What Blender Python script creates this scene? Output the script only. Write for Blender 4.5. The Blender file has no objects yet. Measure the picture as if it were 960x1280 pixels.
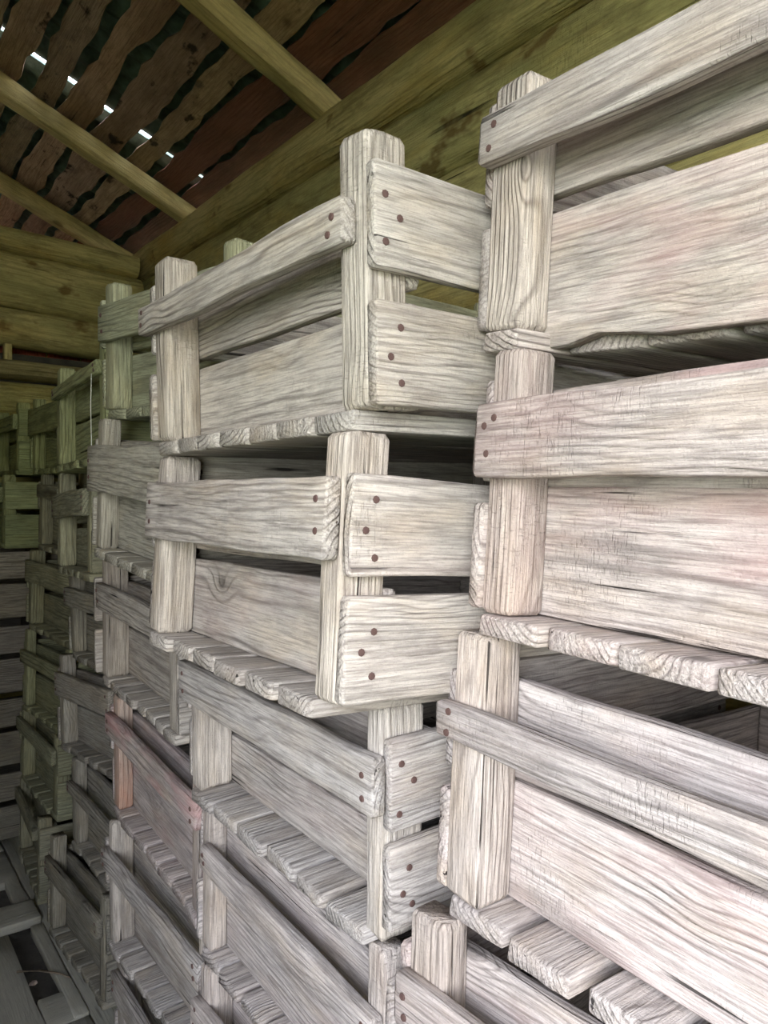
import bpy, math, random
from mathutils import Vector, Matrix, noise

random.seed(7)
C = bpy.context.scene.collection
scn = bpy.context.scene
EYE = 1.45            # eye height above the floor; poses below are measured from the eye
R = math.radians

# ------------------------------------------------------------------ camera, light, exposure
cam_d = bpy.data.cameras.new('camera')
cam = bpy.data.objects.new('camera', cam_d)
C.objects.link(cam)
scn.camera = cam
cam_d.sensor_fit = 'HORIZONTAL'
cam_d.sensor_width = 36.0
cam_d.lens = 36.0 * 937.6 / 960.0
cam_d.clip_start = 0.02
YAW, PITCH, ROLL = R(37.1), R(1.2175), R(0.786)
fw = Vector((math.sin(YAW), math.cos(YAW), 0)); rt = Vector((math.cos(YAW), -math.sin(YAW), 0)); up = Vector((0, 0, 1))
f2 = fw * math.cos(PITCH) - up * math.sin(PITCH); u2 = up * math.cos(PITCH) + fw * math.sin(PITCH)
r3 = rt * math.cos(ROLL) + u2 * math.sin(ROLL); u3 = u2 * math.cos(ROLL) - rt * math.sin(ROLL)
cam.matrix_world = Matrix(((r3.x, u3.x, -f2.x, 0), (r3.y, u3.y, -f2.y, 0), (r3.z, u3.z, -f2.z, EYE), (0, 0, 0, 1)))

world = bpy.data.worlds.new('sky'); scn.world = world; world.use_nodes = True
bg = world.node_tree.nodes['Background']
_nt = world.node_tree
_tc = _nt.nodes.new('ShaderNodeTexCoord'); _sx = _nt.nodes.new('ShaderNodeSeparateXYZ'); _rp = _nt.nodes.new('ShaderNodeValToRGB')
_nt.links.new(_tc.outputs['Generated'], _sx.inputs[0]); _nt.links.new(_sx.outputs[2], _rp.inputs[0]); _nt.links.new(_rp.outputs[0], bg.inputs[0])
_rp.color_ramp.elements[0].position = 0.0; _rp.color_ramp.elements[0].color = (.80, .82, .80, 1)      # hazy horizon
_rp.color_ramp.elements[1].position = 0.75; _rp.color_ramp.elements[1].color = (.92, 1.02, 1.28, 1)    # bright overcast overhead
_e = _rp.color_ramp.elements.new(.22); _e.color = (.98, .98, 1.0, 1)
bg.inputs[1].default_value = 8.0

# unseen hatch, added in the left wall so daylight falls in from above
ADDED_HATCH = (-0.75, -1.8, 0.05, 1.0, 2.5)      # x of wall, y0, y1, z0, z1 of the added hatch
pl = bpy.data.lights.new('added_hatch_portal', 'AREA'); pl.shape = 'RECTANGLE'
pl.size = ADDED_HATCH[2] - ADDED_HATCH[1]; pl.size_y = ADDED_HATCH[4] - ADDED_HATCH[3]
pl.cycles.is_portal = True
po = bpy.data.objects.new('added_hatch_portal', pl); C.objects.link(po)
po.location = (ADDED_HATCH[0] - 0.12, (ADDED_HATCH[1] + ADDED_HATCH[2]) / 2, (ADDED_HATCH[3] + ADDED_HATCH[4]) / 2)
po.rotation_euler = Vector((-1, 0, 0)).to_track_quat('Z', 'Y').to_euler()

vs = scn.view_settings
scn.display_settings.display_device = 'sRGB'
vs.view_transform = 'Standard'; vs.look = 'None'; vs.gamma = 1.0; vs.use_curve_mapping = False
vs.exposure = 1.27
cy = scn.cycles
cy.use_denoising = True
cy.max_bounces = 8; cy.diffuse_bounces = 3; cy.glossy_bounces = 2
cy.sample_clamp_indirect = 6.0

# ------------------------------------------------------------------ materials
def newmat(name):
    m = bpy.data.materials.new(name); m.use_nodes = True
    nt = m.node_tree
    for n in list(nt.nodes):
        if n.type != 'OUTPUT_MATERIAL' and n.type != 'BSDF_PRINCIPLED': nt.nodes.remove(n)
    return m, nt, nt.nodes['Principled BSDF']

class N:
    def __init__(s, nt): s.nt = nt
    def __call__(s, typ, _ins=None, **props):
        n = s.nt.nodes.new(typ)
        for k, v in props.items(): setattr(n, k, v)
        for k, v in (_ins or {}).items():
            if isinstance(v, bpy.types.NodeSocket): s.nt.links.new(v, n.inputs[k])
            else: n.inputs[k].default_value = v
        return n
    def math(s, op, a, b=None, c=None, clamp=False):
        ins = {0: a}
        if b is not None: ins[1] = b
        if c is not None: ins[2] = c
        n = s('ShaderNodeMath', ins, operation=op); n.use_clamp = clamp
        return n.outputs[0]
    def vec(s, op, a, b=None):
        ins = {0: a}
        if b is not None: ins[1] = b
        return s('ShaderNodeVectorMath', ins, operation=op)
    def noise(s, v, scale, detail=3, rough=.55, dist=0.0):
        return s('ShaderNodeTexNoise', {'Vector': v, 'Scale': scale, 'Detail': detail, 'Roughness': rough, 'Distortion': dist}).outputs[0]
    def mapr(s, v, a, b, c=0.0, d=1.0):
        return s('ShaderNodeMapRange', {0: v, 1: a, 2: b, 3: c, 4: d}).outputs[0]
    def mix(s, f, a, b, mode='MIX'):
        n = s('ShaderNodeMix', None, data_type='RGBA', blend_type=mode)
        for k, v in ((0, f), (6, a), (7, b)):
            if isinstance(v, bpy.types.NodeSocket): s.nt.links.new(v, n.inputs[k])
            else: n.inputs[k].default_value = v
        return n.outputs[2]

def wood(name, pale, dark, deep, ring_k=900.0, ring_amt=.55, fibre=.5, crack=.6, dirt=(.3, .3, .28, 1), dirt_amt=.35,
         stain=None, bump=.5, rough=.9, knots=.36, blotch=.25, spots=0.0, spot_col=(.2, .08, .02, 1), warm=None, warm_amt=0.0, s=1.0):
    """sawn wood: the long axis of a piece is its local X; growth rings around a pith line, knots, checks, fibres, weathering"""
    m, nt, bsdf = newmat(name); n = N(nt)
    tc = n('ShaderNodeTexCoord'); oi = n('ShaderNodeObjectInfo')
    rnd = oi.outputs['Random']
    off = n('ShaderNodeCombineXYZ', {0: n.math('MULTIPLY', rnd, 37.3), 1: n.math('MULTIPLY', rnd, 61.7), 2: n.math('MULTIPLY', rnd, 23.9)}).outputs[0]
    P = tc.outputs['Object']
    Q = n.vec('ADD', P, off).outputs[0]
    sc = lambda a, b: n.vec('MULTIPLY', Q, (a / s, b / s, b / s)).outputs[0]
    r2 = n.math('FRACT', n.math('MULTIPLY', rnd, 91.7))
    r3_ = n.math('FRACT', n.math('MULTIPLY', rnd, 517.3))
    wv = sc(2.6, 10.0)
    w1 = n.noise(wv, 1.0, 3, .5)
    wob = n.math('MULTIPLY', n.math('SUBTRACT', w1, .5), .06 * s)
    # knots: sparse, each with the rings pushed round it
    vor = n('ShaderNodeTexVoronoi', {'Vector': sc(6.0, 8.0), 'Scale': 1.0, 'Randomness': .9})
    kd = vor.outputs['Distance']
    pick = n.math('LESS_THAN', n('ShaderNodeSeparateColor', {0: vor.outputs['Color']}).outputs[0], knots)
    kg = n.math('MULTIPLY', n.mapr(kd, 0.0, .40, 1.0, 0.0), pick)
    kg2 = n.math('MULTIPLY', kg, kg)
    kc = n.math('MULTIPLY', n.mapr(kd, .07, .11, 1.0, 0.0), pick)
    sp = n('ShaderNodeSeparateXYZ', {0: P})
    cy_ = n.math('ADD', n.math('MULTIPLY', r2, .16 * s), -.08 * s)
    cz_ = n.math('ADD', n.math('MULTIPLY', r3_, .09 * s), .016 * s)
    yy = n.math('ADD', n.math('SUBTRACT', sp.outputs[1], cy_), wob)
    zz = n.math('SUBTRACT', sp.outputs[2], cz_)
    rad = n.math('SQRT', n.math('ADD', n.math('MULTIPLY', yy, yy), n.math('MULTIPLY', zz, zz)))
    rad = n.math('ADD', rad, n.math('MULTIPLY', kg2, .020 * s))
    rn = n.math('ADD', n.math('MULTIPLY', rad, ring_k), n.math('MULTIPLY', n.noise(sc(5.0, 40.0), 1.0, 3), 1.7))
    si = n.math('MULTIPLY_ADD', n.math('SINE', rn), .5, .5)
    line = n.math('POWER', si, 4.5)                       # thin raised latewood lines
    vary = n.mapr(n.noise(sc(5.0, 22.0), 1.0, 2), .32, .62, .15, 1.0)
    line = n.math('MULTIPLY', line, vary)
    fib = n.noise(sc(15.0, 420.0), 1.0, 4, .68)
    fib2 = n.noise(sc(13.0, 230.0), 1.0, 4, .62)
    ck = n.mapr(n.noise(sc(2.0, 105.0), 1.0, 2, .5), .285, .31, 1.0, 0.0)
    ck = n.math('MULTIPLY', ck, n.mapr(n.noise(Q, 8.0 / s, 2), .46, .58, 0.0, 1.0))
    big = n.noise(sc(4.5, 12.0), 1.0, 5, .65)
    big2 = n.noise(sc(11.0, 26.0), 1.3, 6, .7)
    grit = n.noise(Q, 330.0 / s, 3, .7)
    line = n.math('MULTIPLY', line, n.mapr(r3_, 0, 1, .55, 1.0))
    col = n.mix(n.math('MULTIPLY', line, ring_amt), pale, dark)
    saw = n.noise(n.vec('MULTIPLY', Q, (620.0 / s, 90.0 / s, 90.0 / s)).outputs[0], 1.0, 2, .6)
    saw = n.math('MULTIPLY', n.mapr(saw, .56, .70), n.mapr(n.noise(Q, 6.0 / s, 2), .5, .65, 0.0, 1.0))
    col = n.mix(n.math('MULTIPLY', saw, fibre * .28), col, dark)
    if warm: col = n.mix(n.math('MULTIPLY', n.mapr(n.noise(sc(3.0, 9.0), 2.0, 3), .48, .68), warm_amt), col, warm)
    col = n.mix(n.math('MULTIPLY', n.mapr(big, .46, .66), dirt_amt), col, dirt)
    col = n.mix(n.math('MULTIPLY', n.mapr(big2, .5, .72), blotch), col, dark)
    col = n.mix(n.math('MULTIPLY', n.mapr(fib, .42, .68), fibre), col, dark)
    col = n.mix(n.math('MULTIPLY', n.mapr(fib2, .52, .70), fibre), col, dark)
    col = n.mix(n.math('MULTIPLY', n.mapr(grit, .55, .75), fibre * .5), col, dark)
    if spots > 0:
        col = n.mix(n.math('MULTIPLY', n.mapr(n.noise(sc(9.0, 16.0), 1.0, 4, .6), .60, .66), spots), col, spot_col)
    if stain:
        sm = n.mapr(n.noise(sc(5.0, 13.0), 1.0, 3, .6), .46, .70)
        col = n.mix(n.math('MULTIPLY', sm, oi.outputs['Alpha']), col, stain)
    col = n.mix(n.math('MULTIPLY', kg2, .35), col, dark)
    col = n.mix(n.math('MULTIPLY', kc, .5), col, deep)
    col = n.mix(n.math('MULTIPLY', ck, crack), col, deep)
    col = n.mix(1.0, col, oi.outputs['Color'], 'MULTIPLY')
    nt.links.new(col, bsdf.inputs['Base Color'])
    bsdf.inputs['Roughness'].default_value = rough
    bsdf.inputs['Specular IOR Level'].default_value = .2
    h = n.math('ADD', n.math('MULTIPLY', line, .8), n.math('MULTIPLY', fib, .9))
    h = n.math('ADD', h, n.math('MULTIPLY', fib2, -1.2))
    h = n.math('ADD', h, n.math('MULTIPLY', ck, -2.2))
    h = n.math('ADD', h, n.math('MULTIPLY', grit, .5)); h = n.math('ADD', h, n.math('MULTIPLY', saw, -.45))
    bp = n('ShaderNodeBump', {'Strength': bump, 'Distance': .0020 * s, 'Height': h})
    nt.links.new(bp.outputs[0], bsdf.inputs['Normal'])
    return m

M_crate = wood('weathered_crate_wood', (.665, .625, .60, 1), (.165, .147, .14, 1), (.022, .019, .018, 1), 940, .9, .6, .9,
               dirt=(.36, .34, .335, 1), dirt_amt=.6, stain=(.64, .36, .36, 1), bump=1.0, warm=(.56, .465, .36, 1), warm_amt=.5, blotch=.42)
M_log = wood('green_bounce_log_wood', (.60, .51, .24, 1), (.17, .135, .06, 1), (.02, .016, .01, 1), 330, .35, .45, .9,  # green light bounced from the grass outside is put into the log colour
             dirt=(.25, .25, .11, 1), dirt_amt=.65, bump=1.0, blotch=.75, spots=.8, spot_col=(.15, .085, .03, 1), warm=(.50, .34, .10, 1), warm_amt=.7, s=2.4, knots=.25)
M_pole = wood('yellowed_pole_wood', (.62, .50, .22, 1), (.26, .19, .08, 1), (.03, .02, .01, 1), 300, .4, .4, .5,
              dirt=(.16, .15, .06, 1), dirt_amt=.7, bump=.7, blotch=.4, s=1.8)
M_slab = wood('barky_roof_slab_wood', (.46, .32, .22, 1), (.14, .09, .06, 1), (.012, .008, .006, 1), 300, .3, .5, .7,
              dirt=(.2, .125, .08, 1), dirt_amt=.6, bump=1.0, blotch=.7, spots=.9, spot_col=(.025, .014, .01, 1), s=1.6, warm=(.30, .21, .14, 1), warm_amt=.6)
M_red = wood('red_brown_board_wood', (.36, .15, .09, 1), (.16, .035, .02, 1), (.02, .01, .008, 1), 500, .4, .5, .6,
             dirt=(.12, .06, .03, 1), dirt_amt=.6, bump=.7, s=1.5)
M_floor = wood('dusty_floor_wood', (.44, .44, .39, 1), (.25, .245, .21, 1), (.03, .027, .022, 1), 600, .3, .35, .6,
               dirt=(.30, .30, .26, 1), dirt_amt=.6, bump=.5, blotch=.3, s=1.4)

def simple(name, col, rough=.8, scale=20, var=.35, bump=.3, metal=0.0):
    m, nt, bsdf = newmat(name); n = N(nt)
    tc = n('ShaderNodeTexCoord')
    a = n.noise(tc.outputs['Object'], scale, 5, .65)
    dk = tuple(c * (1 - var) for c in col[:3]) + (1,)
    lt = tuple(min(1, c * (1 + var)) for c in col[:3]) + (1,)
    nt.links.new(n.mix(n.mapr(a, .3, .7), dk, lt), bsdf.inputs['Base Color'])
    bsdf.inputs['Roughness'].default_value = rough; bsdf.inputs['Metallic'].default_value = metal
    bp = n('ShaderNodeBump', {'Strength': bump, 'Distance': .01, 'Height': a}); nt.links.new(bp.outputs[0], bsdf.inputs['Normal'])
    return m
M_nail = simple('rusty_nail_iron', (.12, .07, .062, 1), .75, 300, .4, .2, .2)
M_soil = simple('dry_dark_soil', (.045, .04, .035, 1), .95, 9, .6, 1.0)
M_grass = simple('meadow_grass', (.08, .115, .04, 1), .9, 4, .3, .5)
M_tile = simple('slate_green_roof_tile', (.11, .165, .135, 1), .7, 18, .5, .5)
M_chink = simple('dark_wall_packing', (.05, .045, .03, 1), .95, 12, .5, .6)
M_thread = simple('dusty_cobweb', (.75, .78, .68, 1), .9, 60, .1, 0)
M_twig = simple('dry_twig_bark', (.20, .16, .12, 1), .9, 60, .4, .4)
M_chip = simple('pale_chips', (.42, .34, .31, 1), .9, 30, .5, .4)

M_orange = wood('orange_flecked_crate_wood', (.58, .50, .44, 1), (.22, .17, .15, 1), (.025, .02, .018, 1), 940, .6, .5, .8,
                dirt=(.36, .33, .31, 1), dirt_amt=.4, stain=(.52, .20, .11, 1), bump=1.0)
# ------------------------------------------------------------------ mesh makers
def mesh_obj(name, verts, faces, mat, parent=None, smooth=None):
    me = bpy.data.meshes.new(name); me.from_pydata(verts, [], faces); me.materials.append(mat)
    if smooth is None: me.polygons.foreach_set('use_smooth', [True] * len(me.polygons))
    else: me.polygons.foreach_set('use_smooth', smooth)
    me.update()
    o = bpy.data.objects.new(name, me); C.objects.link(o)
    if parent: o.parent = parent
    return o

def empty(name, loc=(0, 0, 0), **props):
    o = bpy.data.objects.new(name, None); C.objects.link(o); o.location = loc; o.empty_display_size = .05
    for k, v in props.items(): o[k] = v
    return o

def plank_geo(L, W, T, seg=10, r=.003, wav=.0015, taper=.004, seed=0.0, endrough=.0015, skew=0.0, bow=0.0, notch=None):
    """long axis X from 0 to L, width Y centred, thickness Z centred; worn corners, uneven edges and ends"""
    prof = []
    hw, ht = W / 2, T / 2
    r = min(r, hw * .45, ht * .45)
    for cx, cz, a0 in ((hw - r, ht - r, 0), (-(hw - r), ht - r, 90), (-(hw - r), -(ht - r), 180), (hw - r, -(ht - r), 270)):
        for a in (5, 45, 85):
            t = R(a0 + a); prof.append((cx + r * math.cos(t), cz + r * math.sin(t)))
        if a0 in (0, 180) and W > .05:   # extra points along the wide faces
            sgn = 1 if a0 == 0 else -1
            for q in (.5, 0, -.5): prof.append((sgn * q * hw, sgn * ht))
    n = len(prof); verts = []; faces = []; sm = []
    xs = [0.0, min(taper, L * .05)] + [L * (k / seg) for k in range(1, seg)] + [L - min(taper, L * .05), L]
    m = len(xs)
    for i, x in enumerate(xs):
        end = i in (0, m - 1)
        sh = max(1 - 2.2 * min(taper, r * 1.3) / W, .86) if end else 1.0
        shz = max(1 - 1.6 * min(taper, r) / T, .82) if end else 1.0
        for j, (y, z) in enumerate(prof):
            nx = noise.noise((x * 7 + seed * 3.1, (1 if y > 0 else -1) * 5.0 + seed, seed * 1.7))
            nz = noise.noise((x * 5 + seed, seed * 2.3, 9.1 + (3 if z > 0 else 0) + y * 8))
            yy = y * sh + (1 if y > 0 else -1) * nx * wav * 2.0 * min(1, abs(y) / hw)
            zz = z * shz + nz * wav * .5
            xx = x
            if end:
                e = noise.noise((y * 60 + seed, z * 60, seed * 5.5)) * endrough
                xx += (e if i == 0 else -e) + y * skew * (1 if i == 0 else -1)
            if notch and y * notch[2] > 0:
                dn = max(0.0, 1 - abs(x - notch[0]) / notch[1])
                yy -= notch[2] * dn * notch[3] * min(1, abs(y) / hw)
            zz += bow * math.sin(math.pi * x / L)
            verts.append((xx, yy, zz))
    for i in range(m - 1):
        for j in range(n):
            a, b = i * n + j, i * n + (j + 1) % n
            faces.append((a, b, b + n, a + n)); sm.append(math.hypot(prof[j][0] - prof[(j + 1) % n][0], prof[j][1] - prof[(j + 1) % n][1]) < r * 1.2)
    faces.append(tuple(range(n - 1, -1, -1))); sm.append(False)
    faces.append(tuple(range((m - 1) * n, m * n))); sm.append(False)
    return verts, faces, sm

AX = {'x': Vector((1, 0, 0)), 'y': Vector((0, 1, 0)), 'z': Vector((0, 0, 1)), '-x': Vector((-1, 0, 0)), '-y': Vector((0, -1, 0)), '-z': Vector((0, 0, -1))}
def frame(loc, ax, ay):
    X = AX[ax] if isinstance(ax, str) else ax.normalized(); Y = AX[ay] if isinstance(ay, str) else ay.normalized(); Z = X.cross(Y)
    return Matrix(((X.x, Y.x, Z.x, loc[0]), (X.y, Y.y, Z.y, loc[1]), (X.z, Y.z, Z.z, loc[2]), (0, 0, 0, 1)))

def plank(name, parent, loc, ax, ay, L, W, T, mat, tint=None, **kw):
    """loc = start of the centre line"""
    v, f, s = plank_geo(L, W, T, seed=random.uniform(0, 500), **kw)
    o = mesh_obj(name, v, f, mat, parent)
    me = o.data
    o.matrix_local = frame(loc, ax, ay)
    o.color = tint or (1, 1, 1, 0)
    return o

# nail head: a small worn dome
def nail_mesh():
    vs_, fs = [], []
    n = 8
    for k in range(n): vs_.append((math.cos(k * 2 * math.pi / n), math.sin(k * 2 * math.pi / n), 0))
    for k in range(n): vs_.append((.86 * math.cos(k * 2 * math.pi / n), .86 * math.sin(k * 2 * math.pi / n), .42))
    vs_.append((0, 0, .5))
    for k in range(n):
        fs.append((k, (k + 1) % n, n + (k + 1) % n, n + k)); fs.append((n + k, n + (k + 1) % n, 2 * n))
    me = bpy.data.meshes.new('nail'); me.from_pydata(vs_, [], fs); me.materials.append(M_nail); return me
NAIL = nail_mesh()
def nail(parent, x, y, z, side=1, r=.0042):
    """on the plank's +Z (side 1) or -Z (side -1) face, in the plank's own frame"""
    o = bpy.data.objects.new('nail', NAIL); C.objects.link(o); o.parent = parent
    o.location = (x, y, z - side * .0004); o.scale = (r, r, r * side)
    return o

FIT = {
'J1':((0.6633, 2.6281, 0.0642, -0.0045, 0.0018, -0.002), (0.2904, 0.1506, 0.2478, 0.1354, 0.1497, 0.2483, 0.1303, 0.1521, 0.2551, -0.0037, 0.0011, 0.0396, 0.0393, 0.5122, 0.0253)),
'J2':((0.672, 2.5039, -0.2251, 0.0203, 0.0175, 0.0148), (0.2889, 0.1963, 0.2457, 0.1354, 0.1497, 0.2483, 0.1303, 0.1521, 0.2551, -0.0188, 0.0011, 0.0395, 0.0379, 0.51, 0.0253)),
'J3':((0.6574, 2.5161, -0.5126, 0.0573, 0.0147, -0.0033), (0.2906, 0.1809, 0.2579, 0.1354, 0.1497, 0.2483, 0.1303, 0.1521, 0.2551, -0.0132, 0.0011, 0.0407, 0.0456, 0.5111, 0.0253)),
'J4':((0.6478, 2.5329, -0.8094, 0.0617, 0.0144, -0.0162), (0.2976, 0.1818, 0.2298, 0.1354, 0.1497, 0.2483, 0.1303, 0.1521, 0.2551, -0.005, 0.0011, 0.0416, 0.0314, 0.5069, 0.0253)),
'J5':((0.6265, 2.5985, -1.092, 0.0102, 0.0129, -0.0187), (0.2835, 0.1916, 0.2411, 0.1354, 0.1497, 0.2483, 0.1303, 0.1521, 0.2551, 0.0081, -0.0039, 0.0426, 0.043, 0.5061, 0.0253)),
'J6':((0.5844, 2.6449, -1.3767, -0.0816, 0.0047, -0.0397), (0.2886, 0.2101, 0.2544, 0.1354, 0.1497, 0.2483, 0.1303, 0.1521, 0.2551, 0.001, 0.0165, 0.039, 0.043, 0.4975, 0.0253)),
'K1':((0.5289, 1.7711, 0.0692, -0.0407, -0.0027, -0.0321), (0.2952, 0.2062, 0.238, 0.1354, 0.1434, 0.2483, 0.1303, 0.1521, 0.2551, -0.0111, 0.0011, 0.0406, 0.0419, 0.5091, 0.0253)),
'K2':((0.5352, 1.896, -0.2227, -0.0938, -0.0008, -0.0461), (0.2992, 0.1654, 0.2342, 0.1354, 0.1497, 0.2483, 0.1303, 0.1521, 0.2551, -0.0007, 0.0011, 0.0408, 0.0464, 0.5088, 0.0253)),
'K3':((0.6244, 1.9238, -0.4956, -0.014, -0.0224, -0.042), (0.2647, 0.1679, 0.2196, 0.1354, 0.1497, 0.2483, 0.1303, 0.1521, 0.2551, 0.0081, 0.0011, 0.0399, 0.0384, 0.5135, 0.0253)),
'K4':((0.6432, 2.01, -0.7785, 0.0516, -0.0056, -0.0806), (0.2985, 0.1749, 0.2462, 0.1354, 0.1497, 0.2483, 0.1303, 0.1521, 0.2551, -0.0073, 0.0124, 0.0398, 0.0421, 0.495, 0.0253)),
'K5':((0.6275, 1.8725, -1.0809, 0.0075, -0.0162, -0.0103), (0.2869, 0.1781, 0.2089, 0.1354, 0.1497, 0.2483, 0.1303, 0.1521, 0.2551, -0.0039, 0.0011, 0.0427, 0.035, 0.509, 0.0253)),
'K6':((0.6062, 2.0006, -1.3781, 0.0421, 0.0102, -0.0309), (0.3073, 0.1905, 0.2439, 0.1354, 0.1497, 0.2483, 0.1303, 0.1521, 0.2551, -0.0002, 0.0094, 0.0407, 0.0395, 0.5006, 0.0253)),
'L1':((0.5556, 1.1491, 0.1396, 0.1152, -0.0228, 0.0315), (0.2862, 0.1625, 0.2372, 0.1392, 0.1497, 0.2483, 0.1303, 0.1521, 0.2551, -0.0022, 0.0011, 0.0415, 0.0428, 0.5111, 0.0253)),
'L2':((0.4665, 1.1519, -0.1649, -0.0236, 0.0005, 0.0498), (0.3037, 0.1432, 0.2376, 0.1354, 0.1497, 0.2483, 0.1303, 0.1521, 0.2551, 0.0152, 0.0011, 0.0369, 0.0379, 0.5085, 0.0253)),
'L3':((0.5306, 1.3272, -0.4696, -0.0376, -0.0199, 0.0182), (0.3082, 0.1874, 0.2462, 0.1354, 0.1497, 0.2483, 0.1303, 0.1521, 0.2551, -0.0082, 0.0011, 0.0408, 0.0514, 0.5148, 0.0253)),
'L4':((0.5344, 1.2223, -0.7652, -0.0271, -0.0245, 0.0409), (0.2828, 0.1899, 0.2421, 0.1354, 0.1497, 0.2404, 0.1303, 0.1521, 0.2551, 0.0064, -0.0214, 0.0398, 0.0333, 0.5251, 0.0253)),
'L5':((0.5397, 1.2094, -1.0492, 0.01, -0.0177, 0.0065), (0.2908, 0.1942, 0.2414, 0.1354, 0.1497, 0.2483, 0.1303, 0.1521, 0.2551, 0.0073, -0.0128, 0.0268, 0.0493, 0.5177, 0.0253)),
'M1':((0.4216, 0.5857, 0.0639, 0.0279, -0.0198, -0.0178), (0.2924, 0.178, 0.2233, 0.1301, 0.1454, 0.2483, 0.1227, 0.1539, 0.2554, 0.022, 0.0123, 0.0414, 0.0515, 0.517, 0.0227)),
'M2':((0.3954, 0.6008, -0.2259, -0.0146, 0.0486, -0.0088), (0.2864, 0.1628, 0.2441, 0.1347, 0.1497, 0.2483, 0.1297, 0.1482, 0.2485, -0.0047, 0.0028, 0.0367, 0.0534, 0.5189, 0.0245)),
'M3':((0.4996, 0.6555, -0.5194, -0.0018, -0.0217, 0.017), (0.2814, 0.1695, 0.2356, 0.1046, 0.1497, 0.2483, 0.1349, 0.1511, 0.2528, 0.012, -0.0077, 0.0294, 0.0596, 0.5282, 0.0362)),
'M4':((0.5185, 0.6721, -0.8053, -0.0147, -0.0179, 0.0259), (0.2867, 0.1725, 0.2134, 0.1354, 0.1497, 0.2305, 0.1303, 0.1521, 0.2551, -0.031, 0.0011, 0.0342, 0.0307, 0.5239, 0.0253)),
'M5':((0.5233, 0.6718, -1.0823, 0.014, 0.0036, 0.0052), (0.2863, 0.1785, 0.2366, 0.1354, 0.1497, 0.2547, 0.1303, 0.1521, 0.2551, -0.0002, 0.0011, 0.0381, 0.0431, 0.5112, 0.0253)),
'R1':((0.5184, 0.0534, 0.1198, -0.0624, -0.0037, 0.0565), (0.2709, 0.1818, 0.2316, 0.1409, 0.1576, 0.2483, 0.1303, 0.1521, 0.2551, 0.0017, 0.0011, 0.0469, 0.0439, 0.5099, 0.0253)),
'R2':((0.4936, 0.028, -0.1404, -0.0656, 0.0457, 0.0082), (0.2809, 0.1557, 0.2291, 0.1518, 0.1497, 0.2483, 0.1303, 0.1521, 0.2551, 0.0029, 0.0011, 0.0383, 0.0478, 0.5101, 0.0253)),
'R3':((0.5178, 0.0656, -0.4477, -0.013, 0.018, 0.0247), (0.3094, 0.1882, 0.2252, 0.1429, 0.1497, 0.2479, 0.1303, 0.1521, 0.2551, 0.0092, 0.0011, 0.0453, 0.0483, 0.5132, 0.0253)),
'R4':((0.5233, 0.0936, -0.7289, 0.0536, 0.0173, -0.0021), (0.2857, 0.1785, 0.2318, 0.1354, 0.1497, 0.2589, 0.1303, 0.1521, 0.2551, 0.0047, 0.0011, 0.0508, 0.0354, 0.5114, 0.0253)),
}

KEYS = ('T', 'r0', 'r1', 'b1', 'u0', 'u1', 'e1', 'f0', 'f1', 'ov', 'rn', 'pw', 'pd', 'L', 'e0')
CL0, CD = 0.511, 0.70        # crate length along the row, depth towards the wall
RT, ET, ZS = 0.0186, 0.0148, 0.0217

def default(T=.2897): return dict(zip(KEYS, (T, .1784, .2359, .1361, .1504, .2471, .1312, .1532, .257, 0, .003, .041, .043, .511, .006)))
P6 = {}
for k, (pose, dm) in FIT.items(): P6[k] = (list(pose), dict(zip(KEYS, dm)))
def below(src, dst, dz, dx=0, dy=0, yaw=0):
    p = list(P6[src][0]); P6[dst] = ([p[0] + dx, p[1] + dy, p[2] - dz, yaw, 0, 0], default())
below('R4', 'R5', .2855, .01, .0, -.02); below('R5', 'R6', .2855, -.015, .01, .03)
below('L5', 'L6', .2850, .005, .01, -.02)
below('M5', 'M6', .2855, .01, .0, -.01)
for i, (x0, y0, z0, yw) in enumerate([(.62, 3.17, .062, -.03), (.57, 3.16, -.222, .03), (.12, 3.15, -.49, 0.02), (.08, 3.16, -.775, -.02), (.15, 3.15, -1.06, .03), (.1, 3.16, -1.345, 0)]):
    P6['F%d' % (i + 1)] = ([x0, y0, z0, yw, 0, 0], default(.284))

STACKS = {c: sorted([k for k in P6 if k[0] == c]) for c in 'RMLKJF'}
# per-crate tint, darker towards the far stacks (multiplies the wood), and amount of red stain
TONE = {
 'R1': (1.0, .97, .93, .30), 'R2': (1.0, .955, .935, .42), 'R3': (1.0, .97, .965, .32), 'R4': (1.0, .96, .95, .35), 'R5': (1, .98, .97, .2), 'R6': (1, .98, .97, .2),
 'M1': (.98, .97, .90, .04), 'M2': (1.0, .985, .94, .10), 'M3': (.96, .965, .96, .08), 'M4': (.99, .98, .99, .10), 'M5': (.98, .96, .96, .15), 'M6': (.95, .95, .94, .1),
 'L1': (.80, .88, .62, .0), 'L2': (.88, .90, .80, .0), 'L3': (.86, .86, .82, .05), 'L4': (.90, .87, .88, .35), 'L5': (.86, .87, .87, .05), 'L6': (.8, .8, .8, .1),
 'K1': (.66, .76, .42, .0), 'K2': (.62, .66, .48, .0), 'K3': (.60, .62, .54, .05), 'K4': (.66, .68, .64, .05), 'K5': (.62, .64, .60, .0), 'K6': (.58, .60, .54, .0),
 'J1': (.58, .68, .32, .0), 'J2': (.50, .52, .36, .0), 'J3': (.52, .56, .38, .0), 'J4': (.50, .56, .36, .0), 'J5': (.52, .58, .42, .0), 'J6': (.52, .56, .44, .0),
 'F1': (.50, .60, .26, .0), 'F2': (.50, .60, .30, .0), 'F3': (.48, .47, .38, .0), 'F4': (.45, .45, .40, .0), 'F5': (.42, .42, .36, .0), 'F6': (.42, .43, .38, .0)}
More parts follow.
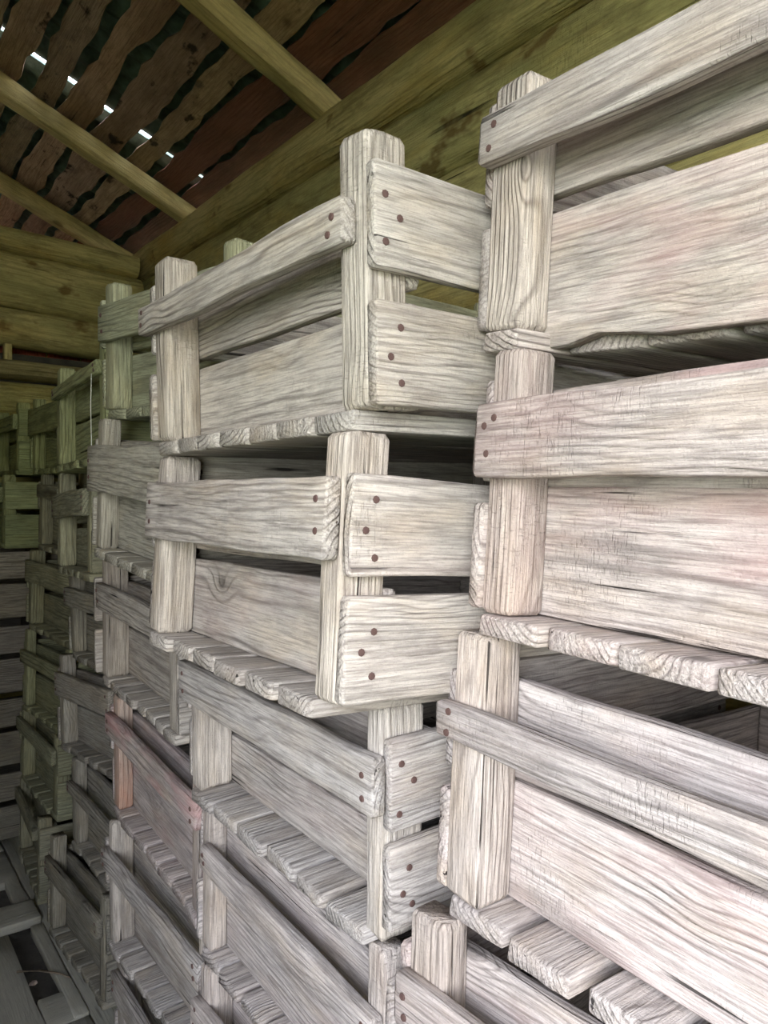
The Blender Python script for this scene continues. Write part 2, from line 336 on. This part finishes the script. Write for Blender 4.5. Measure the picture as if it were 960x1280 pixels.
LABEL = {
 'R1': 'topmost crate of the nearest right stack, chipped lower edge on its lower board',
 'R2': 'second crate down in the nearest right stack, three nails in its rail end',
 'R3': 'third crate down in the nearest right stack, bluish light on its rail top',
 'R4': 'fourth crate down in nearest right stack, only left post and inner plank showing',
 'R5': 'fifth crate down in the nearest stack at right, below the picture edge',
 'R6': 'lowest crate of the nearest stack at right, standing on the sleepers',
 'M1': 'topmost crate of the second stack, two knotty end boards and tall bare corner post',
 'M2': 'whitish crate second down in the second stack, pulled forward over the crate below',
 'M3': 'grey crate third from the top of the second stack, under the pulled-out whitish crate',
 'M4': 'pale crate fourth down in the second stack, long slanting rail and white inner plank',
 'M5': 'fifth crate down in the second stack, at the bottom edge of the picture',
 'M6': 'lowest crate of the second stack, standing on the sleepers',
 'L1': 'green-tinged crate topmost of the third stack, turned to show its wide rail',
 'L2': 'grey green crate second down in third stack, broad rail beside the whitish crate',
 'L3': 'crate third down in the third stack, end board tips jutting at left',
 'L4': 'crate fourth down in the third stack, pink stained rail',
 'L5': 'crate fifth down in the third stack, rail with bluish worn face above grey slats',
 'L6': 'lowest crate of the third stack, cut off by the bottom edge of the picture',
 'K1': 'moss-green crate topmost of the fourth stack, thin rail slanting up to the right',
 'K2': 'dark grey-brown railed crate second from the top of the fourth stack',
 'K3': 'crate third down in the fourth stack, set back with short visible rail',
 'K4': 'crate fourth down in fourth stack, heavy grey rail ending beside the third stack',
 'K5': 'crate fifth down in the fourth stack, deep in shade beside the blue-worn rail',
 'K6': 'lowest crate of the fourth stack, long grey rail sloping down to the floor boards',
 'J1': 'green crate topmost of the fifth stack, just below the wall logs',
 'J2': 'brownish crate second from the top of the fifth stack',
 'J3': 'olive crate third from the top of the fifth stack, wide rail',
 'J4': 'olive crate fourth down in the fifth stack, thick greenish rail',
 'J5': 'olive crate fifth down in the fifth stack, rail ending before its near post',
 'J6': 'lowest crate of the fifth stack, thin rail above narrow slats',
 'F1': 'green crate topmost of the farthest stack, at the left edge under the wall logs',
 'F2': 'green crate second from the top of the farthest stack, pale corner post',
 'F3': 'brown grey crate third down in farthest stack, jutting out at left edge',
 'F4': 'dark grey crate fourth down in the farthest stack, at the left edge',
 'F5': 'dark brown crate fifth down in the farthest stack, at the left edge',
 'F6': 'lowest crate of the farthest stack, at the left edge by the floor opening'}
NSLAT = {'M1': 7, 'L3': 8, 'L4': 7, 'L5': 7, 'M4': 7, 'J6': 8, 'K6': 7}

def rot(p): return Matrix.Rotation(p[3], 4, 'Z') @ Matrix.Rotation(p[4], 4, 'Y') @ Matrix.Rotation(p[5], 4, 'X')
def pose_m(p): return Matrix.Translation((p[0], p[1], p[2] + EYE)) @ rot(p)

def post_top(key, stack, lx, ly, T):
    """local height where the crate above rests"""
    i = stack.index(key)
    if i == 0: return T + random.uniform(-.006, .004)
    M = pose_m(P6[key][0]); U = pose_m(P6[stack[i - 1]][0])
    wp = M @ Vector((lx, ly, T)); wu = M.to_3x3() @ Vector((0, 0, 1))
    nrm = U.to_3x3() @ Vector((0, 0, 1)); o = U.translation
    t = (o - wp).dot(nrm) / wu.dot(nrm)
    lu = U.inverted() @ (wp + wu * t)
    if lu.x < -.035 or lu.y < -.03 or lu.y > CL0 + .03: return T   # stands clear of the crate above
    return max(T - .05, min(T + .045, T + t - .0008))

def make_crate(key):
    p, dm = P6[key]; st = STACKS[key[0]]; CL = dm['L']
    near = key[0] in 'RM'; mid = key[0] == 'L'
    seg = 14 if near else (9 if mid else 6)
    root = empty('wooden_crate', (0, 0, 0), label=LABEL[key], category='crate', group='slatted wooden crates stacked along the log wall')
    root.matrix_world = pose_m(p)
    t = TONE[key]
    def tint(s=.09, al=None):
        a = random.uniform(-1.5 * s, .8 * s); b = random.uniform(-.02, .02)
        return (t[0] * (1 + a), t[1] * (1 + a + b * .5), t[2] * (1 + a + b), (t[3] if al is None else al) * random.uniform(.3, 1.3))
    jz = lambda s=.002: random.uniform(-s, s)
    pw, pd = dm['pw'], dm['pd']
    # posts
    for sx in (0, 1):
        for sy in (0, 1):
            w, d_ = pw * random.uniform(.97, 1.03), pd
            cx = pd / 2 if sx == 0 else CD - pd / 2
            cyy = pw / 2 if sy == 0 else CL - pw / 2
            top = post_top(key, st, cx, cyy, dm['T'])
            pt = tint(.06); pt = (pt[0] * 1.06, pt[1] * 1.04, pt[2] * 1.0, pt[3] * .35)
            pm = M_crate
            if key == 'L4' and (sx, sy) == (0, 1): pm = M_orange; pt = pt[:3] + (.5,)
            plank('post', root, (cx, cyy, ZS), 'z', 'x', top - ZS, d_, w, pm, pt, seg=max(5, seg // 2), r=.0028, wav=.0010, taper=.006, endrough=.003)
    # slats underneath, running from front to back
    ns = NSLAT.get(key, 6)
    y = {'M1': .022, 'M2': .036, 'M3': .03}.get(key, -.002)
    step = (CL - y) / ns
    if key == 'R1': step = (CL - .055 - y) / (ns - 1)
    for k in range(ns):
        g = random.uniform(.003, .012) if key != 'M1' else .0015
        if key == 'M3' and k in (1,): g = .02
        x0 = random.uniform(-.006, .003)
        if key == 'R1' and k < ns - 1: x0 = pd + .021
        if key == 'R3': g = random.uniform(.010, .02)
        yc, wd = y + step * (k + .5), step - g
        if key == 'R1' and k == ns - 1: yc, wd = CL - .026, .050
        plank('slat', root, (x0, yc, ZS / 2), 'x', 'y', CD - x0 + random.uniform(-.003, .004), wd, ZS - .0015, M_crate, tint(.08, t[3] * .35),
              seg=seg, r=.0028, wav=.0018, taper=.004, endrough=.003, skew=random.uniform(-.06, .06))
    # inner planks, front and back
    for side in (0, 1):
        xx = pd + .0095 if side == 0 else CD - pd - .0095
        nt_ = None; zb = .004 if key == 'R1' and side == 0 else ZS
        if key == 'R1' and side == 0: nt_ = (.39, .05, -1, .012)
        pl_ = plank('lower_side_board', root, (xx, .001, (zb + dm['b1']) / 2 + .0005), 'y', 'z', CL - .002 , dm['b1'] - zb - .001, .0185, M_crate, tint(.05, {'R1': .85, 'R2': .75}.get(key) if side == 0 else None), seg=seg, wav=.0014, notch=nt_)
        if near and side == 0:
            nail(pl_, .018, -.03, -.0092, -1); nail(pl_, .02, .03, -.0092, -1)
        plank('upper_side_board', root, (xx, .001, (dm['u0'] + dm['u1']) / 2), 'y', 'z', CL - .002, dm['u1'] - dm['u0'], .0185, M_crate, tint(.05), seg=seg, wav=.0016)
        # outer rail
        r0, r1 = dm['r0'], dm['r1']
        y0 = dm['rn'] if side == 0 else .004; y1 = CL + (dm['ov'] if side == 0 else 0)
        xr = -RT / 2 if side == 0 else CD + RT / 2
        rl = plank('rail', root, (xr, y0, (r0 + r1) / 2), 'y', 'z', y1 - y0, r1 - r0, RT - .0006, M_crate, tint(.06, {'L4': .55}.get(key, t[3] * .35)), seg=seg, r=.003, wav=.0024, taper=.004, endrough=.002)
        if side == 0 and key[0] in 'RMLK':
            rr = .0040 if near else .0045
            w = (r1 - r0)
            for e in (.02, y1 - y0 - .018):
                for q in (.2, -.2): nail(rl, e + jz(.006), q * w + jz(.004), -RT / 2 + .0003, -1, rr)
            if key == 'R2': nail(rl, y1 - y0 - .028, .27 * w, -RT / 2 + .0003, -1, rr)
    # end boards, near and far
    for side in (0, 1):
        yy = -ET / 2 if side == 0 else CL + ET / 2
        for nm, z0, z1 in (('lower_end_board', max(dm['e0'], .001), dm['e1']), ('upper_end_board', dm['f0'], dm['f1'])):
            x0 = .001 if side == 0 else (random.uniform(-.006, .004) if key != 'L3' else -.016)
            b = plank(nm, root, (x0, yy, (z0 + z1) / 2), 'x', 'z', CD - x0 - .002, z1 - z0, ET - .0005, M_crate, tint(.10 if key != 'M1' or side else .04, t[3] * .6), seg=seg, r=.0030, wav=.0014, taper=.003, endrough=.0016)
            if side == 0 and key[0] in 'RML':
                h = z1 - z0
                for (nx_, ny_) in ((.030, .22), (.016, -.02), (.031, -.26)) if random.random() < .5 else ((.014, .2), (.033, -.03), (.013, -.3)):
                    nail(b, nx_ + jz(.003), ny_ * h + jz(.006), ET / 2 - .0003, 1)
                    nail(b, CD - .02 + jz(.006), ny_ * h + jz(.006), ET / 2 - .0003, 1)
    return root

for k in sorted(P6): make_crate(k)

# ------------------------------------------------------------------ sleepers under the stacks
SLN = {'R': 'nearest', 'M': 'second', 'L': 'third', 'K': 'fourth', 'J': 'fifth', 'F': 'farthest'}
for c, ks in STACKS.items():
    CL = CL0; p = P6[ks[-1]][0]; top = p[2] + EYE - .003
    M = pose_m(p)
    for q, xx in (('front', .10), ('back', CD - .12)):
        lo = min((M @ Vector((xx + dx, yy, 0))).z for dx in (-.05, .05) for yy in (0, CL)) - .001
        a = M @ Vector((xx, -.03, 0))
        o = plank('sleeper_timber', None, (a.x, a.y, lo / 2), M.to_3x3() @ Vector((0, 1, 0)) * Vector((1, 1, 0)), Vector((1, 0, 0)) if False else Vector((0, 0, 1)).cross((M.to_3x3() @ Vector((0, 1, 0)) * Vector((1, 1, 0))).normalized()) * -1,
                  CL + .06, .10, lo, M_floor, (.8, .8, .75, 0), seg=8, r=.008, wav=.003)
        o['label'] = 'rough grey timber under the %s of the %s crate stack' % (q, SLN[c]); o['category'] = 'timber'; o['group'] = 'timbers under the crate stacks'

# ------------------------------------------------------------------ logs
def log_geo(L, ry, rz, n=20, seg=26, seed=0.0, p=2.6, wav=.008, lump=.006):
    verts, faces = [], []
    for i in range(seg + 1):
        x = L * i / seg
        oy = noise.noise((x * .7 + seed, 1.3, seed)) * wav; oz = noise.noise((x * .7 + seed, 7.7, seed)) * wav
        sc = 1 + .05 * noise.noise((x * .5, seed * 2, 3.3))
        for j in range(n):
            t = 2 * math.pi * j / n; c, s = math.cos(t), math.sin(t)
            y = math.copysign(abs(c) ** (2 / p), c) * ry * sc; z = math.copysign(abs(s) ** (2 / p), s) * rz * sc
            k = 1 + lump / max(ry, rz) * (noise.noise((x * 3.5 + seed, c * 1.5, s * 1.5 + seed)) + .5 * noise.noise((x * 9 + seed, c * 4, s * 4)))
            verts.append((x, y * k + oy, z * k + oz))
    for i in range(seg):
        for j in range(n):
            a, b = i * n + j, i * n + (j + 1) % n
            faces.append((a, b, b + n, a + n))
    faces.append(tuple(range(n - 1, -1, -1))); faces.append(tuple(range(seg * n, (seg + 1) * n)))
    return verts, faces
def log(name, parent, loc, ax, ay, L, ry, rz, mat, tint=(1, 1, 1, 0), **kw):
    v, f = log_geo(L, ry, rz, seed=random.uniform(0, 300), **kw)
    o = mesh_obj(name, v, f, mat, parent); o.data.set_sharp_from_angle(angle=R(50))
    m = frame(loc, ax, ay)
    o.matrix_local = m; o.color = tint; return o

WX, FY = 1.32, 3.75        # inner faces of the side and far walls
def box_obj(name, x0, x1, y0, y1, z0, z1, mat, parent=None):
    v = [(x, y, z) for x in (x0, x1) for y in (y0, y1) for z in (z0, z1)]
    f = [(0, 1, 3, 2), (4, 6, 7, 5), (0, 4, 5, 1), (2, 3, 7, 6), (0, 2, 6, 4), (1, 5, 7, 3)]
    o = mesh_obj(name, v, f, mat, parent, [False] * 6)
    return o

Y0, Y1 = -2.2, FY
wr = box_obj('wall_right', WX + .10, WX + .16, Y0, FY + 1.6, 0, EYE + 1.19, M_chink); wr['kind'] = 'structure'
edges = [1.262, 1.105, .885, .68, .48, .28, .08, -.13, -.34, -.55, -.76, -.97, -1.18, -1.42]
for i in range(len(edges) - 1):
    z1, z0 = edges[i], edges[i + 1]
    off = [-.012, .012, .018][i] if i < 3 else random.uniform(0, .02)
    log('log', wr, (WX + .10 + off, Y0, EYE + (z0 + z1) / 2), 'y', 'x', FY + 1.5 - Y0, .10, (z1 - z0) / 2 + .003, M_log, (1.06, 1.04, .96, 0) if i == 0 else (.95, 1, .9, 0),
        seg=76, n=24, p=3.2, lump=.006, wav=.006)
wb = box_obj('wall_back', -.9, WX + .1, FY + .10, FY + .14, 0, EYE + .64, M_chink); wb['kind'] = 'structure'
fe = [(1.205, 1.10), (1.10, .85), (.85, .672), (.605, .515), (.50, .345), (.345, .14), (.14, -.06), (-.06, -.27), (-.27, -.48), (-.48, -.69), (-.69, -.9), (-.9, -1.12), (-1.12, -1.42)]
for i, (z1, z0) in enumerate(fe):
    tl = (1.0, 1.02, .82, 0) if i < 3 else (.62, .62, .55, 0) if i == 3 else (.8, .85, .6, 0)
    rz = (z1 - z0) / 2 + (.003 if i not in (2, 3) else 0)
    slope = Vector((1, 0, -.035 if i < 3 else 0)).normalized()
    o = log('log', wb, (-.85, FY + .10, EYE + (z0 + z1) / 2 + (.052 if i < 3 else 0)), slope, Vector((0, 1, 0)), 2.16 if i else 2.14, .10, rz, M_log, tl, seg=34, n=20, p=2.7, lump=.007, wav=.004)
# little wedge block in the gap under the third log
plank('gap_block', wb, (.70, FY + .06, EYE + .60), 'z', 'x', .075, .03, .05, M_log, (1.1, 1.1, .9, 0), seg=4)
# red-painted boards on the outside, seen through the gap between the logs
cl = empty('trim_1', (0, 0, 0), kind='structure')
for i in range(14):
    plank('cladding_board', cl, (-.8 + i * .165, FY + .34, EYE - .2), 'z', 'x', 1.2, .155, .02, M_red, (2.2, 1.6, 1.6, 0), seg=4)

# left wall with the added hatch, and the wall behind the photographer
DX, DY0, DY1, DZ0, DZ1 = ADDED_HATCH
wl = box_obj('wall_left', DX - .16, DX - .10, DY1, FY + 1.6, 0, EYE + 1.19, M_chink); wl['kind'] = 'structure'
for i in range(len(edges) - 1):
    z1, z0 = edges[i], edges[i + 1]; zc = EYE + (z0 + z1) / 2; hz = (z1 - z0) / 2 + .003
    if z1 + EYE > DZ1 + .05 or z1 + EYE < DZ0 + .05:
        log('log', wl, (DX - .1, Y0, zc), 'y', 'x', FY + .2 - Y0, .10, hz, M_log, seg=30, p=3)
    else:
        log('log', wl, (DX - .1, DY1, zc), 'y', 'x', FY + .2 - DY1, .10, hz, M_log, seg=20, p=3)
        log('log', wl, (DX - .1, Y0, zc), 'y', 'x', DY0 - Y0, .10, hz, M_log, seg=6, p=3)
wf = box_obj('wall_front', DX - .1, WX + .1, Y0 - .14, Y0 - .1, 0, EYE + 1.2, M_chink); wf['kind'] = 'structure'
for i in range(len(edges) - 1):
    z1, z0 = edges[i], edges[i + 1]
    log('log', wf, (DX - .1, Y0 - .05, EYE + (z0 + z1) / 2), 'x', 'y', WX + .2 - DX, .10, (z1 - z0) / 2 + .003, M_log, seg=16, p=3)

# ------------------------------------------------------------------ roof: rafters, slabs, tiles
SL = .42
sd = Vector((-1, 0, SL)).normalized(); sn = Vector((SL, 0, 1)).normalized()
def roofz(x, h=0.0): return EYE + 1.262 + SL * (1.3 - x) + h
RIDGE = .28 - .0
ce = empty('ceiling', (0, 0, 0), kind='structure')
RX = (WX + DX) / 2 - .0     # ridge over the middle of the room
for y in (-1.6, -.35, .9, 2.13, 3.33, 4.18, 5.1):
    wide = .085
    o = plank('rafter', ce, (1.62, y, roofz(1.62, .040)), sd, Vector((0, 1, 0)), (1.62 - RX) / sd.x * -1, wide, .082, M_pole, (1, 1, 1, 0), seg=16, r=.022, wav=.006, taper=.004)
    o2 = plank('rafter', ce, (2 * RX - 1.62, y, roofz(1.62, .040)), Vector((1, 0, SL)), Vector((0, 1, 0)), (1.62 - RX) / sd.x * -1, wide, .082, M_pole, (1, 1, 1, 0), seg=6, r=.02, wav=.006)
gaps = [1.60, 1.455, 1.318, 1.182, 1.072, .920, .790, .672, .545]
while gaps[-1] > RX: gaps.append(gaps[-1] - random.uniform(.115, .15))
def slab_geo(L, W, T, seed, seg=56):
    prof_n = 10; verts = []; faces = []
    for i in range(seg + 1):
        x = L * i / seg
        a = noise.noise((x * 2.0 + seed, 0.3, seed)) * .024 + noise.noise((x * 9 + seed, 4.1, seed)) * .020 + noise.noise((x * 26 + seed, 2.1, 0)) * .006
        b = noise.noise((x * 2.2 + seed, 9.3, seed)) * .024 + noise.noise((x * 8 + seed, 6.1, seed)) * .020 + noise.noise((x * 24 + seed, 8.1, 0)) * .006
        for j in range(prof_n):
            u = j / (prof_n - 1)
            y = -W / 2 + a + (W - a + b) * u
            z = -T * math.sin(math.pi * min(max(u, .0), 1)) ** .6 * (1 + .6 * noise.noise((x * 7 + seed, u * 3, 2.2)) + .4 * noise.noise((x * 20 + seed, u * 8, 5.2)))
            verts.append((x, y, z))
        verts.append((x, W / 2 + b, .006)); verts.append((x, -W / 2 + a, .006))
    n = prof_n + 2
    for i in range(seg):
        for j in range(n):
            k, l = i * n + j, i * n + (j + 1) % n
            faces.append((k, k + n, l + n, l))
    faces.append(tuple(range(n))); faces.append(tuple(range(seg * n + n - 1, seg * n - 1, -1)))
    return verts, faces
for i in range(len(gaps) - 1):
    xa, xb = gaps[i], gaps[i + 1]
    xc = (xa + xb) / 2; w = (xa - xb) / sd.x * -1 - random.uniform(.026, .040)
    red = 1.2 < xc < 1.5
    v, f = slab_geo(7.6, w, .030, random.uniform(0, 300), 104)
    o = mesh_obj('roof_slab', v, f, M_red if red else M_slab, ce)
    o.data.set_sharp_from_angle(angle=R(60))
    o.matrix_local = frame((xc, -2.2, roofz(xc, .082 * 1.085 + .022)), Vector((0, 1, 0)), sd * -1)
    g = random.uniform(.8, 1.35)
    o.color = (g, g * random.uniform(.9, 1.05), g * random.uniform(.8, 1.0), 0) if not red else (.7, .7, .7, 0)
# boards closing the gable above the far wall
for i in range(26):
    xx = WX + .3 - i * .085
    zt = min(roofz(xx, .10), roofz(2 * RX - xx, .10))
    plank('gable_board', wb, (xx, FY + 1.45, .0), 'z', 'x', zt, .082, .02, M_pole, (1, .95, .8, 0), seg=6)
# clay-slate pantiles, one mesh shared
def tile_mesh():
    v, f = [], []
    nx, ny = 3, 14
    W, Lh = .262, .34
    for s in (0, 1):
        for i in range(nx):
            for j in range(ny):
                u = j / (ny - 1)
                y = (u - .5) * W
                z = .012 * math.cos(u * 2 * math.pi * 2) + (0 if s == 0 else .011) + .006 * (i / (nx - 1)) * 0
                v.append((Lh * i / (nx - 1), y, z))
    n = nx * ny
    for i in range(nx - 1):
        for j in range(ny - 1):
            a = i * ny + j
            f.append((a, a + 1, a + ny + 1, a + ny)); f.append((a + n, a + n + ny, a + n + ny + 1, a + n + 1))
    per = [j for j in range(ny)] + [i * ny + ny - 1 for i in range(1, nx)] + [(nx - 1) * ny + j for j in range(ny - 2, -1, -1)] + [i * ny for i in range(nx - 2, 0, -1)]
    for k in range(len(per)):
        a, b = per[k], per[(k + 1) % len(per)]
        f.append((a, a + n, b + n, b))
    me = bpy.data.meshes.new('roof_tile'); me.from_pydata(v, [], f); me.materials.append(M_tile)
    me.polygons.foreach_set('use_smooth', [True] * len(f)); me.update(); me.set_sharp_from_angle(angle=R(50))
    return me
TM = tile_mesh()
JOINT = 3.185
course = .30
ncourse = int((1.72 - RX) * 1.085 / course) + 1
ys = []
y = JOINT + .131 + .013
while y < 5.5: ys.append(y); y += .25
y = JOINT - .131 - .013
while y > -2.3: ys.append(y); y -= .25
for ci in range(ncourse):
    s0 = ci * course
    xs_ = 1.72 - s0 / 1.085
    for y in ys:
        o = bpy.data.objects.new('roof_tile', TM); C.objects.link(o); o.parent = ce
        X = sd; Xt = (X - sn * .045).normalized()
        jy = random.uniform(-.002, .002)
        o.matrix_local = frame((xs_, y + jy, roofz(xs_, .165) + random.uniform(0, .003)), Xt, Vector((0, 1, 0)) * -1)
# the far slope of the roof, boarded over
v0 = roofz(RX, .14)
o = mesh_obj('roof_boarding', [(RX + .02, -2.4, v0 + .03), (RX + .02, 5.5, v0 + .03), (2 * RX - 1.7, 5.5, roofz(1.7, .14)), (2 * RX - 1.7, -2.4, roofz(1.7, .14)),
                              (RX + .02, -2.4, v0 + .06), (RX + .02, 5.5, v0 + .06), (2 * RX - 1.7, 5.5, roofz(1.7, .17)), (2 * RX - 1.7, -2.4, roofz(1.7, .17))],
             [(0, 1, 2, 3), (7, 6, 5, 4), (0, 4, 5, 1), (1, 5, 6, 2), (2, 6, 7, 3), (3, 7, 4, 0)], M_slab, ce, [False] * 6)

# ------------------------------------------------------------------ floor
fl = mesh_obj('floor', [(-1.0, -2.3, -.07), (1.5, -2.3, -.07), (1.5, 5.5, -.07), (-1.0, 5.5, -.07)], [(0, 1, 2, 3)], M_soil, None, [False])
fl['kind'] = 'structure'
gr = mesh_obj('grass_ground', [(-14, -14, -.12), (14, -14, -.12), (14, 14, -.12), (-14, 14, -.12)], [(0, 1, 2, 3)], M_grass, None, [False])
gr['kind'] = 'structure'
def fb(x0, x1, y0, y1, along='y', z=0.0, t=.03, tint=(1, 1, 1, 0)):
    if along == 'y': return plank('floor_board', fl, ((x0 + x1) / 2, y0, z - t / 2), 'y', 'x', y1 - y0, x1 - x0, t, M_floor, tint, seg=10, r=.004, wav=.003)
    return plank('floor_board', fl, (x0, (y0 + y1) / 2, z - t / 2), 'x', 'y', x1 - x0, y1 - y0, t, M_floor, tint, seg=8, r=.004, wav=.003)
# boards that lie open by the left edge, with the pit between them
fb(.20, .495, 1.30, 2.665)
fb(.30, .600, 2.67, 2.81, 'x', z=.022)
fb(.565, .602, 2.125, 2.665, z=.004)
fb(.498, .602, 2.125, 2.27, 'x', z=-.001)
fb(.498, .602, 1.30, 2.12)
fb(.550, .600, 2.815, 3.12)
fb(.20, .295, 2.67, 3.02)
x = .605
while x < WX: w = random.uniform(.13, .17); fb(x, min(x + w, WX), -2.1, FY, z=-.001); x += w + .006
x = -.80
while x < .19: w = random.uniform(.14, .18); fb(x, min(x + w, .194), -2.1, FY, z=-.001); x += w + .006
fb(.20, .40, -2.1, 1.29); fb(.405, .60, -2.1, 1.29); fb(.20, .60, 3.03, 3.3, 'x'); fb(.20, .60, 3.31, 3.7, 'x')

def tube(name, pts, r0, r1, mat, n=7):
    v, f = [], []
    for i, p in enumerate(pts):
        p = Vector(p); q = Vector(pts[min(i + 1, len(pts) - 1)]) - Vector(pts[max(i - 1, 0)])
        q.normalize(); a = q.orthogonal().normalized(); b = q.cross(a)
        rr = r0 + (r1 - r0) * i / (len(pts) - 1)
        for k in range(n): v.append(tuple(p + (a * math.cos(k * 2 * math.pi / n) + b * math.sin(k * 2 * math.pi / n)) * rr))
    for i in range(len(pts) - 1):
        for k in range(n):
            a_, b_ = i * n + k, i * n + (k + 1) % n
            f.append((a_, b_, b_ + n, a_ + n))
    f.append(tuple(range(n - 1, -1, -1))); f.append(tuple(range((len(pts) - 1) * n, len(pts) * n)))
    return mesh_obj(name, v, f, mat)
th = tube('cobweb_strand', [(.503, 1.785, EYE + .272), (.502, 1.786, EYE + .20), (.504, 1.784, EYE + .10)], .0009, .0012, M_thread, 5)
th['label'] = 'thin white cobweb strand hanging down in front of a green topmost crate'; th['category'] = 'cobweb'
tw = tube('twig', [(.478, 2.43, .004), (.53, 2.385, .012), (.575, 2.33, .014), (.598, 2.30, .008)], .004, .002, M_twig)
tw['label'] = 'thin dry twig lying across the floor opening at bottom left'; tw['category'] = 'twig'
for i, (x, y, s, lb) in enumerate([(.535, 2.33, .011, 'small pale wood chip in the floor pit, nearer the twig'), (.53, 2.46, .012, 'small wood chip in the dark floor pit, farther back')]):
    v = []; rr = random.Random(i)
    for k in range(10):
        a = k * .628; v.append((s * math.cos(a) * rr.uniform(.6, 1.3), s * .6 * math.sin(a) * rr.uniform(.6, 1.3), 0))
    v2 = [(p_[0] * .8, p_[1] * .8, .008) for p_ in v]
    f = [tuple(range(9, -1, -1)), tuple(range(10, 20))] + [(k, (k + 1) % 10, 10 + (k + 1) % 10, 10 + k) for k in range(10)]
    o = mesh_obj('wood_chip', v + v2, f, M_chip, None, [False] * 12); o.location = (x, y, -.0695)
    o['label'] = lb; o['category'] = 'chip'; o['group'] = 'wood chips in the floor pit'
